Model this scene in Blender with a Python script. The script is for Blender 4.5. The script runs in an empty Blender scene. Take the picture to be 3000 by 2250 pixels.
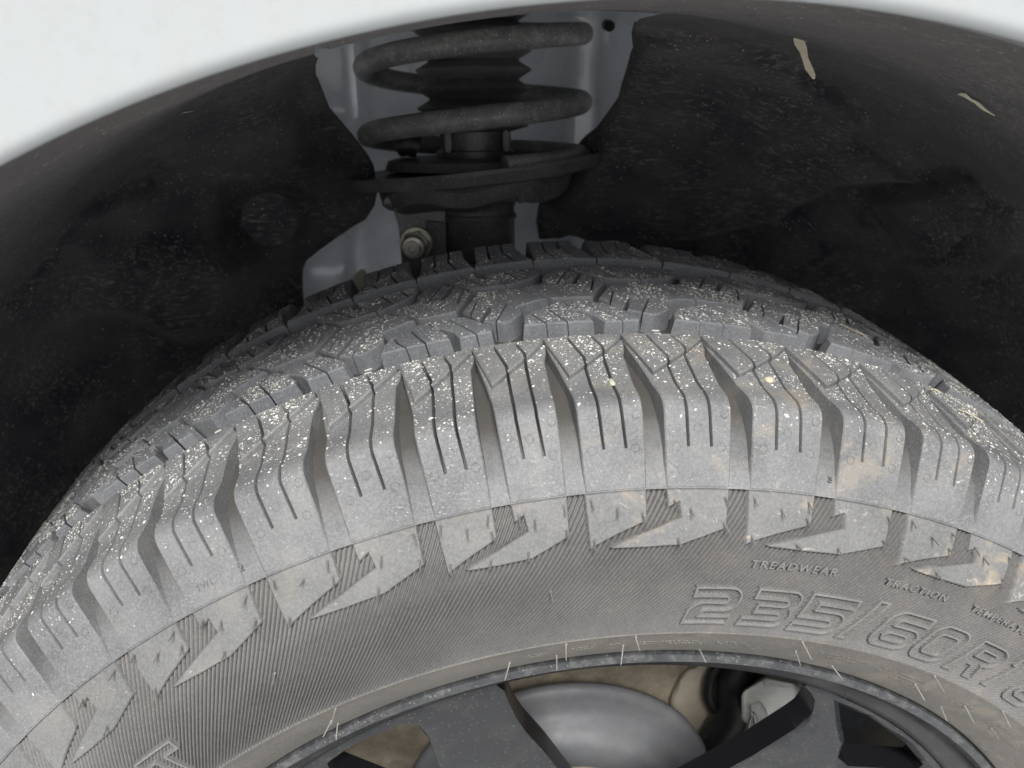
import bpy, bmesh, math, random
import numpy as np
from mathutils import Vector, Matrix, geometry
random.seed(7); rng = np.random.default_rng(7)
R = math.radians
SC = bpy.context.scene
COL = SC.collection

# ------------------------------------------------------------------ camera
cam_d = bpy.data.cameras.new('camera'); cam = bpy.data.objects.new('camera', cam_d); COL.objects.link(cam)
CP = (-0.0738, -0.2435, 0.5111)
p_, t_, r_ = 0.47288, 0.10557, 0.005645
fw = Vector((math.sin(t_)*math.cos(p_), math.cos(t_)*math.cos(p_), -math.sin(p_)))
rt = Vector((math.cos(t_), -math.sin(t_), 0)); up = rt.cross(fw)
rt2 = rt*math.cos(r_) + up*math.sin(r_); up2 = up*math.cos(r_) - rt*math.sin(r_)
m = Matrix((rt2, up2, -fw)).transposed().to_4x4(); m.translation = CP
cam.matrix_world = m
cam_d.sensor_width = 36; cam_d.lens = 36*2487.0/3000
cam_d.clip_start = 0.01; cam_d.clip_end = 500
cam_d.dof.use_dof = True; cam_d.dof.focus_distance = 0.35; cam_d.dof.aperture_fstop = 13
SC.camera = cam
# ------------------------------------------------------------------ light
SUN_EL, SUN_AZ = 50, 184          # overcast-bright sky behind and above the photographer
w = bpy.data.worlds.new('World'); SC.world = w; w.use_nodes = True
nt = w.node_tree; nt.nodes.clear()
sky = nt.nodes.new('ShaderNodeTexSky'); sky.sky_type = 'NISHITA'; sky.sun_disc = False
sky.sun_elevation = R(SUN_EL); sky.sun_rotation = R(SUN_AZ); sky.dust_density = 3.0; sky.air_density = 1.0
hs = nt.nodes.new('ShaderNodeHueSaturation'); hs.inputs['Saturation'].default_value = 0.38
bg = nt.nodes.new('ShaderNodeBackground'); bg.inputs['Strength'].default_value = 0.075
wo = nt.nodes.new('ShaderNodeOutputWorld')
nt.links.new(sky.outputs[0], hs.inputs['Color']); nt.links.new(hs.outputs[0], bg.inputs[0]); nt.links.new(bg.outputs[0], wo.inputs[0])
sl = bpy.data.lights.new('sun', 'SUN'); sl.energy = 3.0; sl.angle = R(20); sl.color = (1.0, 0.985, 0.96)
so = bpy.data.objects.new('sun', sl); COL.objects.link(so)
sd = Vector((math.sin(R(SUN_AZ))*math.cos(R(SUN_EL)), math.cos(R(SUN_AZ))*math.cos(R(SUN_EL)), math.sin(R(SUN_EL))))
so.rotation_euler = sd.to_track_quat('Z', 'Y').to_euler()
SC.view_settings.view_transform = 'Standard'; SC.view_settings.look = 'None'
SC.view_settings.exposure = 0.45; SC.view_settings.gamma = 1.0

# ------------------------------------------------------------------ helpers
def tag(o, label=None, cat=None, group=None, kind=None):
    if label: o['label'] = label
    if cat: o['category'] = cat
    if group: o['group'] = group
    if kind: o['kind'] = kind
    return o
def empty(name, loc=(0,0,0), rot=(0,0,0)):
    o = bpy.data.objects.new(name, None); COL.objects.link(o); o.location = loc; o.rotation_euler = rot
    o.empty_display_size = 0.02; return o
def finish(me, mat, sharp=35):
    mats = mat if isinstance(mat, (list, tuple)) else [mat]
    for x in mats: me.materials.append(x)
    me.shade_smooth(); me.set_sharp_from_angle(angle=R(sharp))
def link(name, me, parent=None):
    o = bpy.data.objects.new(name, me); COL.objects.link(o)
    if parent is not None: o.parent = parent
    return o
def pydata(name, vs, fs, mat, parent=None, sharp=35, smooth=True):
    me = bpy.data.meshes.new(name)
    me.from_pydata([tuple(v) for v in vs], [], [tuple(f) for f in fs]); me.update()
    if smooth: finish(me, mat, sharp)
    else: me.materials.append(mat)
    return link(name, me, parent)
def from_bm(name, bm, mat, parent=None, sharp=35):
    me = bpy.data.meshes.new(name); bm.to_mesh(me); bm.free(); finish(me, mat, sharp)
    return link(name, me, parent)

# ------------------------------------------------------------------ materials
def new_mat(name):
    M = bpy.data.materials.new(name); M.use_nodes = True
    n = M.node_tree; b = n.nodes['Principled BSDF']; return M, n, b
def N(n, typ, **kw):
    x = n.nodes.new(typ)
    for k, v in kw.items():
        if k in x.inputs: x.inputs[k].default_value = v
        else: setattr(x, k, v)
    return x
def noise(n, co, scale, detail=4, rough=0.55, dist=0.0):
    x = N(n, 'ShaderNodeTexNoise', Scale=scale, Detail=detail, Roughness=rough, Distortion=dist)
    n.links.new(co, x.inputs['Vector']); return x.outputs['Fac']
def ramp(n, fac, a, b, ca=0.0, cb=1.0):
    x = N(n, 'ShaderNodeMapRange'); x.inputs[1].default_value = a; x.inputs[2].default_value = b
    x.inputs[3].default_value = ca; x.inputs[4].default_value = cb; x.clamp = True
    n.links.new(fac, x.inputs[0]); return x.outputs[0]
def math_(n, op, a, b=None):
    x = N(n, 'ShaderNodeMath'); x.operation = op
    for i, v in enumerate((a, b)):
        if v is None: continue
        if isinstance(v, (int, float)): x.inputs[i].default_value = v
        else: n.links.new(v, x.inputs[i])
    return x.outputs[0]
def mix(n, fac, a, b):
    x = N(n, 'ShaderNodeMix'); x.data_type = 'RGBA'
    if isinstance(fac, (int, float)): x.inputs[0].default_value = fac
    else: n.links.new(fac, x.inputs[0])
    for i, v in ((6, a), (7, b)):
        if isinstance(v, tuple): x.inputs[i].default_value = (*v, 1)
        else: n.links.new(v, x.inputs[i])
    return x.outputs[2]
def bump(n, b, h, strength=0.3, dist=0.0005):
    x = N(n, 'ShaderNodeBump', Strength=strength, Distance=dist); n.links.new(h, x.inputs['Height'])
    n.links.new(x.outputs[0], b.inputs['Normal'])
def geo_pos(n):
    return N(n, 'ShaderNodeNewGeometry').outputs['Position']

def rubber(name, base, base2, clay=0.0, specks=0.0, scratch=0.0, rough=0.62, film=0.0):
    M, n, b = new_mat(name); co = geo_pos(n)
    c = mix(n, ramp(n, noise(n, co, 38, 5, 0.6), 0.35, 0.68), base, base2)
    c = mix(n, math_(n, 'MULTIPLY', ramp(n, noise(n, co, 900, 3, 0.7), 0.42, 0.62), 0.22), c, tuple(min(1, v*1.9) for v in base2))
    sep = N(n, 'ShaderNodeSeparateXYZ'); n.links.new(co, sep.inputs[0])
    if clay > 0:      # dried mud, more of it on the right-hand side of the tyre
        side = ramp(n, sep.outputs[0], -0.06, 0.05, 0.15, 1.0)
        f = ramp(n, noise(n, co, 52, 5, 0.62, 0.6), 0.53, 0.64)
        f = math_(n, 'MULTIPLY', math_(n, 'MULTIPLY', f, side), clay)
        c = mix(n, f, c, (0.40, 0.335, 0.255))
        f2 = ramp(n, noise(n, co, 140, 6, 0.75, 1.4), 0.60, 0.66)
        c = mix(n, math_(n, 'MULTIPLY', math_(n, 'MULTIPLY', f2, side), clay*0.8), c, (0.56, 0.50, 0.42))
    if scratch > 0:   # pale scuffs
        mp = N(n, 'ShaderNodeMapping'); n.links.new(co, mp.inputs[0]); mp.inputs['Scale'].default_value = (1.0, 2.6, 2.6)
        f = ramp(n, noise(n, mp.outputs[0], 230, 5, 0.7, 2.2), 0.61, 0.67)
        g = ramp(n, noise(n, co, 30, 3), 0.45, 0.62)
        c = mix(n, math_(n, 'MULTIPLY', math_(n, 'MULTIPLY', f, g), scratch), c, (0.68, 0.67, 0.63))
    if specks > 0:    # grit dust too fine to model
        for sc_, th, col in ((620, 0.16, (0.72, 0.70, 0.60)), (1150, 0.17, (0.60, 0.60, 0.55))):
            v = N(n, 'ShaderNodeTexVoronoi', Scale=sc_, Randomness=1.0); n.links.new(co, v.inputs['Vector'])
            f = ramp(n, v.outputs['Distance'], th, th*0.6)
            g = ramp(n, noise(n, co, 75, 4, 0.65), 0.40, 0.62)
            c = mix(n, math_(n, 'MULTIPLY', math_(n, 'MULTIPLY', f, g), specks), c, col)
    n.links.new(c, b.inputs['Base Color'])
    b.inputs['Specular IOR Level'].default_value = 0.45
    n.links.new(ramp(n, noise(n, co, 120, 4), 0.3, 0.7, rough-0.08, rough+0.1), b.inputs['Roughness'])
    bump(n, b, math_(n, 'ADD', noise(n, co, 700, 5, 0.7), math_(n, 'MULTIPLY', noise(n, co, 160, 4), 1.5)), 0.35, 0.0004)
    return M
RB_TREAD = rubber('rubber_tread', (0.165,0.171,0.182), (0.235,0.242,0.252), clay=0.06, specks=0.8)
RB_SHOULDER = rubber('rubber_shoulder', (0.140,0.143,0.147), (0.215,0.217,0.218), clay=0.32, specks=0.55, scratch=0.9)
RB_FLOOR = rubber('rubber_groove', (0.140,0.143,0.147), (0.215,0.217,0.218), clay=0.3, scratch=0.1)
def groove_dirt_shade():      # packed dirt plus shade painted deep in the grooves, fading out on the buttress
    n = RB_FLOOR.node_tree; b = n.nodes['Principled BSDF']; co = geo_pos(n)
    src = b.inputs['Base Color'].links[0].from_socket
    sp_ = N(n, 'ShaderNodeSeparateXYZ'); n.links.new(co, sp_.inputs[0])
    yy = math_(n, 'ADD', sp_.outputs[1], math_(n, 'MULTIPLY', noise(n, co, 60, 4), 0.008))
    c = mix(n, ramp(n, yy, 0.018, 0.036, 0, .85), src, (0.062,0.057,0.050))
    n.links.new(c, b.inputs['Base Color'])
groove_dirt_shade()
RB_LUG = rubber('rubber_sidewall_lug', (0.145,0.146,0.146), (0.20,0.20,0.197), clay=0.7, scratch=0.25)
RB_RIB = rubber('rubber_sidewall_rib', (0.150,0.146,0.142), (0.188,0.183,0.178), clay=0.12, rough=0.55)
RB_LETTER = rubber('rubber_letter', (0.162,0.158,0.153), (0.205,0.20,0.193), rough=0.5)
RB_BEAD = rubber('rubber_bead_ring', (0.140,0.132,0.118), (0.185,0.174,0.156), clay=0.25, rough=0.6)
RB_SPEW = rubber('rubber_spew', (0.24,0.23,0.22), (0.36,0.35,0.32), rough=0.45)
RB_SPEW_D = rubber('rubber_spew_dark', (0.13,0.125,0.118), (0.21,0.20,0.19), rough=0.45)

def simple(name, col, rough=0.5, metal=0.0, var=0.25, scale=60, bmp=0.15, coat=0.0, spec=0.5, dust=0.0, dustcol=(0.3,0.26,0.2)):
    M, n, b = new_mat(name); co = geo_pos(n)
    c = mix(n, ramp(n, noise(n, co, scale, 5, 0.6), 0.35, 0.7), col, tuple(min(1, v*(1+var)) for v in col))
    if dust > 0:
        c = mix(n, math_(n, 'MULTIPLY', ramp(n, noise(n, co, scale*1.6, 6, 0.72, 0.5), 0.48, 0.7), dust), c, dustcol)
        v = N(n, 'ShaderNodeTexVoronoi', Scale=420); n.links.new(co, v.inputs['Vector'])
        c = mix(n, math_(n, 'MULTIPLY', ramp(n, v.outputs['Distance'], 0.19, 0.11), dust*1.2), c, (0.62,0.60,0.54))
    n.links.new(c, b.inputs['Base Color']); b.inputs['Metallic'].default_value = metal
    n.links.new(ramp(n, noise(n, co, scale*2.1, 4), 0.3, 0.7, rough*0.85, min(1, rough*1.15)), b.inputs['Roughness'])
    b.inputs['Specular IOR Level'].default_value = spec
    b.inputs['Coat Weight'].default_value = coat; b.inputs['Coat Roughness'].default_value = 0.12
    if bmp: bump(n, b, noise(n, co, scale*9, 4, 0.6), bmp, 0.0004)
    return M
PAINT = simple('white_paint', (0.50,0.525,0.53), 0.33, var=0.02, scale=14, bmp=0.0, coat=0.7)
def paint_dirt():
    n = PAINT.node_tree; b = n.nodes['Principled BSDF']; co = geo_pos(n)
    src = b.inputs['Base Color'].links[0].from_socket
    v = N(n, 'ShaderNodeTexVoronoi', Scale=38); n.links.new(co, v.inputs['Vector'])
    f = ramp(n, v.outputs['Distance'], 0.09, 0.05, 0, 0.5)
    c = mix(n, f, src, (0.22,0.20,0.17))
    c = mix(n, ramp(n, noise(n, co, 210, 6, 0.8), 0.50, 0.72, 0, 0.28), c, (0.40,0.40,0.38))
    c = mix(n, ramp(n, noise(n, co, 26, 4, 0.6), 0.45, 0.75, 0, 0.35), c, (0.47,0.46,0.42))
    n.links.new(c, b.inputs['Base Color'])
paint_dirt()
def felt():
    M, n, b = new_mat('felt_liner'); co = geo_pos(n)
    c = mix(n, ramp(n, noise(n, co, 22, 5, 0.6), 0.35, 0.7), (0.030,0.031,0.042), (0.095,0.091,0.092))
    sp_ = N(n, 'ShaderNodeSeparateXYZ'); n.links.new(co, sp_.inputs[0])
    dx = math_(n, 'SUBTRACT', sp_.outputs[0], -0.0044); dz = math_(n, 'SUBTRACT', sp_.outputs[2], 0.0816)
    rad = math_(n, 'SQRT', math_(n, 'ADD', math_(n, 'MULTIPLY', dx, dx), math_(n, 'MULTIPLY', dz, dz)))
    rad = math_(n, 'ADD', rad, math_(n, 'MULTIPLY', noise(n, co, 30, 4), 0.02))
    c = mix(n, ramp(n, rad, 0.402, 0.426, 0, .7), c, (0.12,0.108,0.10))
    for rot_, sc_, th in ((0.5, 420, 0.57), (-0.7, 520, 0.58), (1.3, 600, 0.59)):
        mp = N(n, 'ShaderNodeMapping'); n.links.new(co, mp.inputs[0]); mp.inputs['Rotation'].default_value = (0.2, rot_, 0.3)
        mp.inputs['Scale'].default_value = (0.22, 1.0, 1.0)
        f = ramp(n, noise(n, mp.outputs[0], sc_, 3, 0.6), th, th+0.09)
        g = ramp(n, noise(n, co, 17, 4, 0.6), 0.38, 0.6)
        c = mix(n, math_(n, 'MULTIPLY', math_(n, 'MULTIPLY', f, g), 0.5), c, (0.30,0.27,0.24))
    v = N(n, 'ShaderNodeTexVoronoi', Scale=330); n.links.new(co, v.inputs['Vector'])
    c = mix(n, math_(n, 'MULTIPLY', ramp(n, v.outputs['Distance'], 0.17, 0.09), ramp(n, noise(n, co, 90, 3), 0.5, 0.6)), c, (0.6,0.58,0.53))
    n.links.new(c, b.inputs['Base Color']); b.inputs['Roughness'].default_value = 0.95; b.inputs['Specular IOR Level'].default_value = 0.15
    b.inputs['Sheen Weight'].default_value = 0.15
    bump(n, b, noise(n, co, 650, 5, 0.8), 0.8, 0.001)
    return M
FELT = felt()
BODYGREY = simple('grey_primer_metal', (0.78,0.82,0.88), 0.28, var=0.08, scale=20, bmp=0.03, coat=1.0, spec=0.8)
BLACKMET = simple('black_strut_paint', (0.075,0.075,0.08), 0.34, var=0.5, scale=60, bmp=0.3, dust=0.4, dustcol=(0.17,0.16,0.14))
SPRING = simple('dusty_black_spring', (0.13,0.13,0.132), 0.45, var=0.5, scale=70, bmp=0.5, dust=0.75, dustcol=(0.34,0.325,0.29))
BELLOW = simple('black_rubber_boot', (0.085,0.083,0.087), 0.40, var=0.4, scale=80, bmp=0.2, dust=0.3, dustcol=(0.12,0.10,0.09))
ZINC = simple('yellow_zinc_washer', (0.46,0.44,0.35), 0.38, metal=0.85, var=0.2, scale=90, bmp=0.2)
STEEL = simple('bright_bolt_steel', (0.60,0.58,0.53), 0.33, metal=0.9, var=0.2, scale=120, bmp=0.2)
NUTM = simple('grey_nut_steel', (0.33,0.33,0.29), 0.4, metal=0.85, var=0.25, scale=120, bmp=0.2)
RIMBLK = simple('satin_black_rim', (0.017,0.018,0.020), 0.30, var=0.15, scale=30, bmp=0.03, spec=0.6, dust=0.12, dustcol=(0.2,0.2,0.19))
RIMCHAM = simple('gloss_black_chamfer', (0.010,0.010,0.012), 0.22, var=0.15, scale=30, bmp=0.0, spec=0.5)
RIMLIP = simple('scuffed_rim_lip', (0.055,0.057,0.06), 0.38, metal=0.2, var=0.6, scale=140, bmp=0.4, dust=0.25, dustcol=(0.42,0.42,0.4))
DISC = simple('grey_coated_iron', (0.15,0.155,0.165), 0.6, metal=0.1, var=0.2, scale=45, bmp=0.12, dust=0.12, dustcol=(0.40,0.36,0.30))
SHIELD = simple('dusty_brown_shield', (0.25,0.215,0.165), 0.85, var=0.8, scale=50, bmp=0.3, dust=0.6, dustcol=(0.15,0.125,0.095))
CALIPER = simple('cast_aluminium', (0.80,0.80,0.76), 0.45, metal=0.15, var=0.25, scale=90, bmp=0.5)
KNUCKLE_SUNLIT = simple('dusty_sunlit_knuckle', (0.40,0.36,0.29), 0.8, var=0.3, scale=60, bmp=0.4)
BLACKPL = simple('black_plastic', (0.012,0.012,0.013), 0.5, var=0.3, scale=60)
PALE = simple('pale_fragment', (0.50,0.45,0.34), 0.8, var=0.4, scale=200, bmp=0.4)
CREAM = simple('cream_sealant', (0.50,0.50,0.38), 0.6, var=0.2, scale=80)
GLINT_WHITE = simple('painted_glint', (0.75,0.74,0.70), 0.6, var=0.1)
GROUND_BOUNCE = simple('pale_bounce_ground', (0.46,0.465,0.47), 0.9, var=0.5, scale=40, bmp=0.6, dust=0.3, dustcol=(0.2,0.19,0.18))
def grit_mat():
    M, n, b = new_mat('grit')
    g = N(n, 'ShaderNodeNewGeometry')
    cr = N(n, 'ShaderNodeValToRGB'); n.links.new(g.outputs['Random Per Island'], cr.inputs[0])
    e = cr.color_ramp.elements; e[0].color = (0.62,0.62,0.58,1); e[1].color = (0.88,0.88,0.85,1)
    x = e.new(0.25); x.color = (0.45,0.43,0.37,1)
    x = e.new(0.5); x.color = (0.80,0.80,0.73,1)
    n.links.new(cr.outputs[0], b.inputs['Base Color']); b.inputs['Roughness'].default_value = 0.8
    return M
GRIT = grit_mat()

# ------------------------------------------------------------------ tyre surface of revolution
YC = 0.1255
half = [(.240,.026),(.2438,.0215),(.246,.0190),(.250,.0155),(.256,.0107),(.262,.0067),(.268,.0032),(.2727,.0008),(.279,-.0010),(.285,-.0022),(.291,-.0028),(.297,-.0029),
        (.303,-.0023),(.310,-.0012),(.316,.0008),(.322,.0032),(.3285,.0066),(.335,.0105),(.348,.0176),(.3588,.0238),(.3608,.0253),(.3621,.0274),(.3630,.0302),
        (.3638,.034),(.3655,.045),(.3670,.059),(.3682,.076),(.3690,.095),(.3694,.110),(.3695,.1255)]
PF = half + [(r, 2*YC-y) for r, y in half[-2::-1]]
PF = np.array(PF); seg = np.hypot(*(PF[1:]-PF[:-1]).T); SS = np.concatenate([[0], np.cumsum(seg)]); STOT = SS[-1]
NK = 20
KR = half[:NK]
SFIX = None
def s_r(r): return np.interp(r, [k[0] for k in KR]+[.3617], list(SS[:NK])+[SS[NK]])
def s_y(y): return np.interp(y, [k[1] for k in PF[19:19+18]], SS[19:19+18])
# normals at the profile nodes (shared, the shoulder edge keeps a mitre)
def prof_at(s):
    s = np.asarray(s, float)
    r = np.interp(s, SS, PF[:,0]); y = np.interp(s, SS, PF[:,1])
    e = 0.004
    r1 = np.interp(np.clip(s-e,0,STOT), SS, PF[:,0]); y1 = np.interp(np.clip(s-e,0,STOT), SS, PF[:,1])
    r2 = np.interp(np.clip(s+e,0,STOT), SS, PF[:,0]); y2 = np.interp(np.clip(s+e,0,STOT), SS, PF[:,1])
    tr, ty = r2-r1, y2-y1; L = np.hypot(tr, ty)
    return r, y, ty/L, -tr/L           # normal (nr, ny)
def P(th, s, h):
    """theta in degrees, s along the profile in m, h height in m -> xyz"""
    r, y, nr, ny = prof_at(s); th = np.radians(th); rr = r+nr*h
    return np.stack([rr*np.sin(th), y+ny*h, rr*np.cos(th)], -1)
def frame(th, s, h=0.0):
    c = P(th, s, h); _, _, nr, ny = prof_at(s); a = math.radians(th)
    nrm = Vector((nr*math.sin(a), ny, nr*math.cos(a))); tan = Vector((math.cos(a), 0, -math.sin(a)))
    sd_ = nrm.cross(tan)
    m = Matrix((tan, sd_, nrm)).transposed().to_4x4(); m.translation = Vector(c); return m
# pitch sequence: shoulder lug k spans phi k..k+1
bk = [-41.2,-35.85,-30.55,-25.0,-19.05,-13.5,-8.7,-4.0,1.15,6.6,12.6,18.4,23.75,28.9]
rest = [5.0,5.3,5.8,5.9,5.4,5.0,5.5,5.9,5.6,5.2,4.9,5.4,6.0]*5; rest = rest[:53]
f_ = (360-(bk[-1]-bk[0]))/sum(rest); full = list(bk)
for d in rest: full.append(full[-1]+d*f_)
NL = 66; full = full[:NL+1]; full[-1] = full[0]+360
PHI0 = -8
def TH(phi):
    phi = np.asarray(phi, float)-PHI0
    q = np.floor(phi/NL); return np.interp(phi-q*NL, np.arange(NL+1), full)+360*q
RU = 0.365
def V_of(y):
    return float(s_r(y/1000.)) if y > 240 else float(s_y(y/1000.))
def conv(pt, base=0.0, mir=None):
    ph, y = pt
    if mir is None: return (math.radians(float(TH(base+ph)))*RU, V_of(y))
    s = V_of(y); return (math.radians(float(TH(base+mir-ph)))*RU, STOT-s)

def poly_offset(pts, ds):
    n = len(pts); out = []
    A = sum(pts[i][0]*pts[(i+1)%n][1]-pts[(i+1)%n][0]*pts[i][1] for i in range(n)); sg = 1 if A > 0 else -1
    for i in range(n):
        p = pts[i]; a = pts[i-1]; b = pts[(i+1)%n]
        d1 = Vector((p[0]-a[0], p[1]-a[1])); d2 = Vector((b[0]-p[0], b[1]-p[1]))
        if d1.length < 1e-9 or d2.length < 1e-9: out.append(p); continue
        d1.normalize(); d2.normalize()
        n1 = Vector((-d1.y, d1.x))*sg; n2 = Vector((-d2.y, d2.x))*sg
        e1, e2 = ds[i-1], ds[i]
        cr = d1.x*d2.y-d1.y*d2.x
        if abs(cr) < 0.12:
            v = n1*e1*0.5+n2*e2*0.5
        else:
            # q = p + n1*e1 + d1*t = p + n2*e2 + d2*u
            w_ = n2*e2-n1*e1; t = (w_.x*d2.y-w_.y*d2.x)/cr
            v = n1*e1+d1*t; lim = 2.5*max(abs(e1), abs(e2))
            if v.length > lim: v = v.normalized()*lim
        out.append((p[0]+v.x, p[1]+v.y))
    return out
def expand(items, base, mir):
    """outline items: (phi,y) or ('s', width_mm, [(phi,y)...]) cut into the edge; returns pts and sipe flags"""
    flat = []
    for it in items:
        if it[0] == 's': flat.append(('s', it[1]/1000., [Vector(conv(q, base, mir)) for q in it[2]]))
        else: flat.append(Vector(conv(it, base, mir)))
    pts, fl = [], []
    n = len(flat)
    def plain(i, st):
        j = i
        while True:
            j = (j+st) % n
            x = flat[j]
            return x if isinstance(x, Vector) else x[2][0]
    for i, it in enumerate(flat):
        if isinstance(it, Vector): pts.append((it.x, it.y)); fl.append(0); continue
        _, wd, pl = it
        d = plain(i, 1)-plain(i, -1)
        L, Rr = [], []
        for k, q in enumerate(pl):
            a = pl[max(k-1, 0)]; b = pl[min(k+1, len(pl)-1)]; t = (b-a).normalized(); nn = Vector((-t.y, t.x))
            L.append(q+nn*wd/2); Rr.append(q-nn*wd/2)
        first, sec = (L, Rr) if (L[0]-Rr[0]).dot(d) < 0 else (Rr, L)
        seq = first+sec[::-1]
        for k, q in enumerate(seq):
            pts.append((q.x, q.y)); fl.append(1 if k < len(seq)-1 else 0)
    return pts, fl

def extrude_bm(bm, pts, fl, top, bot, bev=0.0005, draft=0.0008, holes=None):
    rings = []
    for loop, flg in [(pts, fl)]+(holes or []):
        o1 = poly_offset(loop, [(-draft if not f else 0.0) for f in flg])
        o2 = poly_offset(loop, [(bev if not f else min(bev, 0.00018)) for f in flg])
        a = [bm.verts.new((x, y, bot)) for x, y in o1]
        b = [bm.verts.new((x, y, top-bev)) for x, y in loop]
        c = [bm.verts.new((x, y, top)) for x, y in o2]
        n = len(loop)
        for u, v in ((a, b), (b, c)):
            for i in range(n):
                j = (i+1) % n
                try: bm.faces.new((u[i], u[j], v[j], v[i]))
                except ValueError: pass
        rings.append(c)
    tess = geometry.tessellate_polygon([[v.co for v in c] for c in rings])
    allv = [v for c in rings for v in c]
    for t in tess:
        try: bm.faces.new([allv[i] for i in t])
        except ValueError: pass
def cut_grid(bm, du, dv, extra_v=()):
    us = [v.co.x for v in bm.verts]; vs = [v.co.y for v in bm.verts]
    def cut(co, no):
        bmesh.ops.bisect_plane(bm, geom=bm.verts[:]+bm.edges[:]+bm.faces[:], plane_co=co, plane_no=no, dist=1e-7)
    if du:
        u = math.ceil(min(us)/du)*du
        while u < max(us): cut((u,0,0), (1,0,0)); u += du
    if dv:
        v = math.ceil(min(vs)/dv)*dv
        while v < max(vs): cut((0,v,0), (0,1,0)); v += dv
    for v in extra_v:
        if min(vs) < v < max(vs): cut((0,v,0), (0,1,0))
SD = float(SS[20])
tops = []                     # (triangle centres, areas) of tread tops, for the grit
def map_bm(bm, hfun=None):
    co = np.array([v.co[:] for v in bm.verts]) if len(bm.verts) else np.zeros((0,3))
    h = co[:,2]+(hfun(co[:,1]) if hfun is not None else 0)
    q = P(np.degrees(co[:,0]/RU), co[:,1], h)
    for v, c in zip(bm.verts, q): v.co = c
def collect(bm, ztop, hf=None):
    for f in bm.faces:
        if all(abs(v.co.z-ztop) < 1e-5 for v in f.verts):
            vs = [v.co.copy() for v in f.verts]
            for k in range(1, len(vs)-1):
                a, b, c = vs[0], vs[k], vs[k+1]
                ar = abs((b.x-a.x)*(c.y-a.y)-(b.y-a.y)*(c.x-a.x))/2
                if ar > 1e-8: tops.append((ar, a, b, c, hf))

wheel = tag(empty('wheel_assembly'), 'car wheel with chunky all terrain tyre on a satin black rim under the white fender', 'wheel')

# ---- carcass
cs = []
def add(sv, d): cs.append((sv, d))
for r in (.240,.2438,.246,.2468): add(s_r(r), -.0022)
for r in (.2476,.250,.256,.262,.268,.2722): add(s_r(r), 0)
for r in (.2727,): add(s_r(r), 0.0001)
add(s_r(.27308), 0.0001); add(s_r(.27318), -0.0004)
for r in (.279,.285,.291,.297,.303,.310,.316,.322,.3285,.3343): add(s_r(r), -0.0038)
add(s_r(.33455), -0.0038); add(s_r(.33460), -0.0003); add(s_r(.3375), -0.0004)
FLOOR_I = len(cs)
def prof_pt(sv_, h): r, y, nr, ny = prof_at(np.array([sv_])); return (float(r[0]+nr[0]*h), float(y[0]+ny[0]*h))
B0 = prof_pt(float(s_r(.3378)), -.0004); B3 = (.3583, .052)
B1 = (B0[0]+.0070, B0[1]+.0078); B2 = (.3572, .0265)
bez = []
for i in range(1, 13):
    t = i/12; bez.append(tuple((1-t)**3*B0[q]+3*(1-t)**2*t*B1[q]+3*(1-t)*t*t*B2[q]+t**3*B3[q] for q in (0,1)))
ry = [prof_pt(float(a_), b_) for a_, b_ in cs]+bez+[(.3590,.065),(.3596,.080),(.3600,.100),(.3602,.1255)]
ry = ry+[(r, 2*YC-y) for r, y in ry[-2::-1]]
NSEG = 600
ry = np.array(ry); sv = ry[:,0]; yv = ry[:,1]; n_ = len(ry); ths = np.arange(NSEG)*2*math.pi/NSEG
verts = np.concatenate([np.stack([sv*math.sin(t), yv, sv*math.cos(t)], -1) for t in ths])
faces = [(i*n_+j, i*n_+j+1, ((i+1)%NSEG)*n_+j+1, ((i+1)%NSEG)*n_+j) for i in range(NSEG) for j in range(n_-1)]
mt = bpy.data.meshes.new('tyre'); mt.from_pydata(verts.tolist(), [], faces); mt.update()
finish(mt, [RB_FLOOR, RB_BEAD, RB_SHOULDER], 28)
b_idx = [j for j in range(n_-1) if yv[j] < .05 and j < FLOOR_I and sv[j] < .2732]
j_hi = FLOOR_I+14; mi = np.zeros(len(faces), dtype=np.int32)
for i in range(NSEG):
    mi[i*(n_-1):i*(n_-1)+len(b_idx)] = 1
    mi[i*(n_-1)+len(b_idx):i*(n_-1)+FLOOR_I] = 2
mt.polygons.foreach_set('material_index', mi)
tyre = link('tyre', mt, wheel)
tyre['label'] = 'dusty black all terrain tyre with ribbed sidewall'

# ---- sidewall ribs: one fine swirl of ridges
NR = 990
rr_ = np.linspace(.2732, .3344, 27)
def rate(r): return .10+np.where(r < 316, .03+.0023*(316-r), .03*(334-r)/18)
rg = np.linspace(272, 336, 300); og = np.concatenate([[0], np.cumsum(rate((rg[1:]+rg[:-1])/2)*(rg[1]-rg[0]))])
def rib_off(rmm): return np.interp(rmm, rg, og)
def rib_base(rmm): return np.interp(rmm, [273,280,300,318,334.5], [-.0005,-.0017,-.0026,-.0030,-.0030])
sec = [(0.0,0.0),(0.24,1.0),(0.52,0.92),(0.78,0.0)]
cols = []
for j in range(NR):
    for u, hh in sec: cols.append((j+u, hh))
cu = np.array([c[0] for c in cols])*360/NR; ch = np.array([c[1] for c in cols])
V_, nc = [], len(cols)
for r in rr_:
    amp = np.interp(r*1000, [273,277,300,334], [.0006,.0014,.0019,.0018])
    V_.append(P(cu+rib_off(r*1000), np.full(nc, s_r(r)), rib_base(r*1000)+ch*amp-0.0002))
V_ = np.concatenate(V_)
F_ = [(k*nc+i, (k+1)*nc+i, (k+1)*nc+(i+1)%nc, k*nc+(i+1)%nc) for k in range(len(rr_)-1) for i in range(nc)]
ribs = pydata('sidewall_ribs', V_, F_, RB_RIB, tyre, sharp=60); ribs['kind'] = 'stuff'
ribs['label'] = 'fine slanting ribs moulded across the brownish grey sidewall'

def ss(x): x = np.clip(x, 0, 1); return x*x*(3-2*x)
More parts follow.
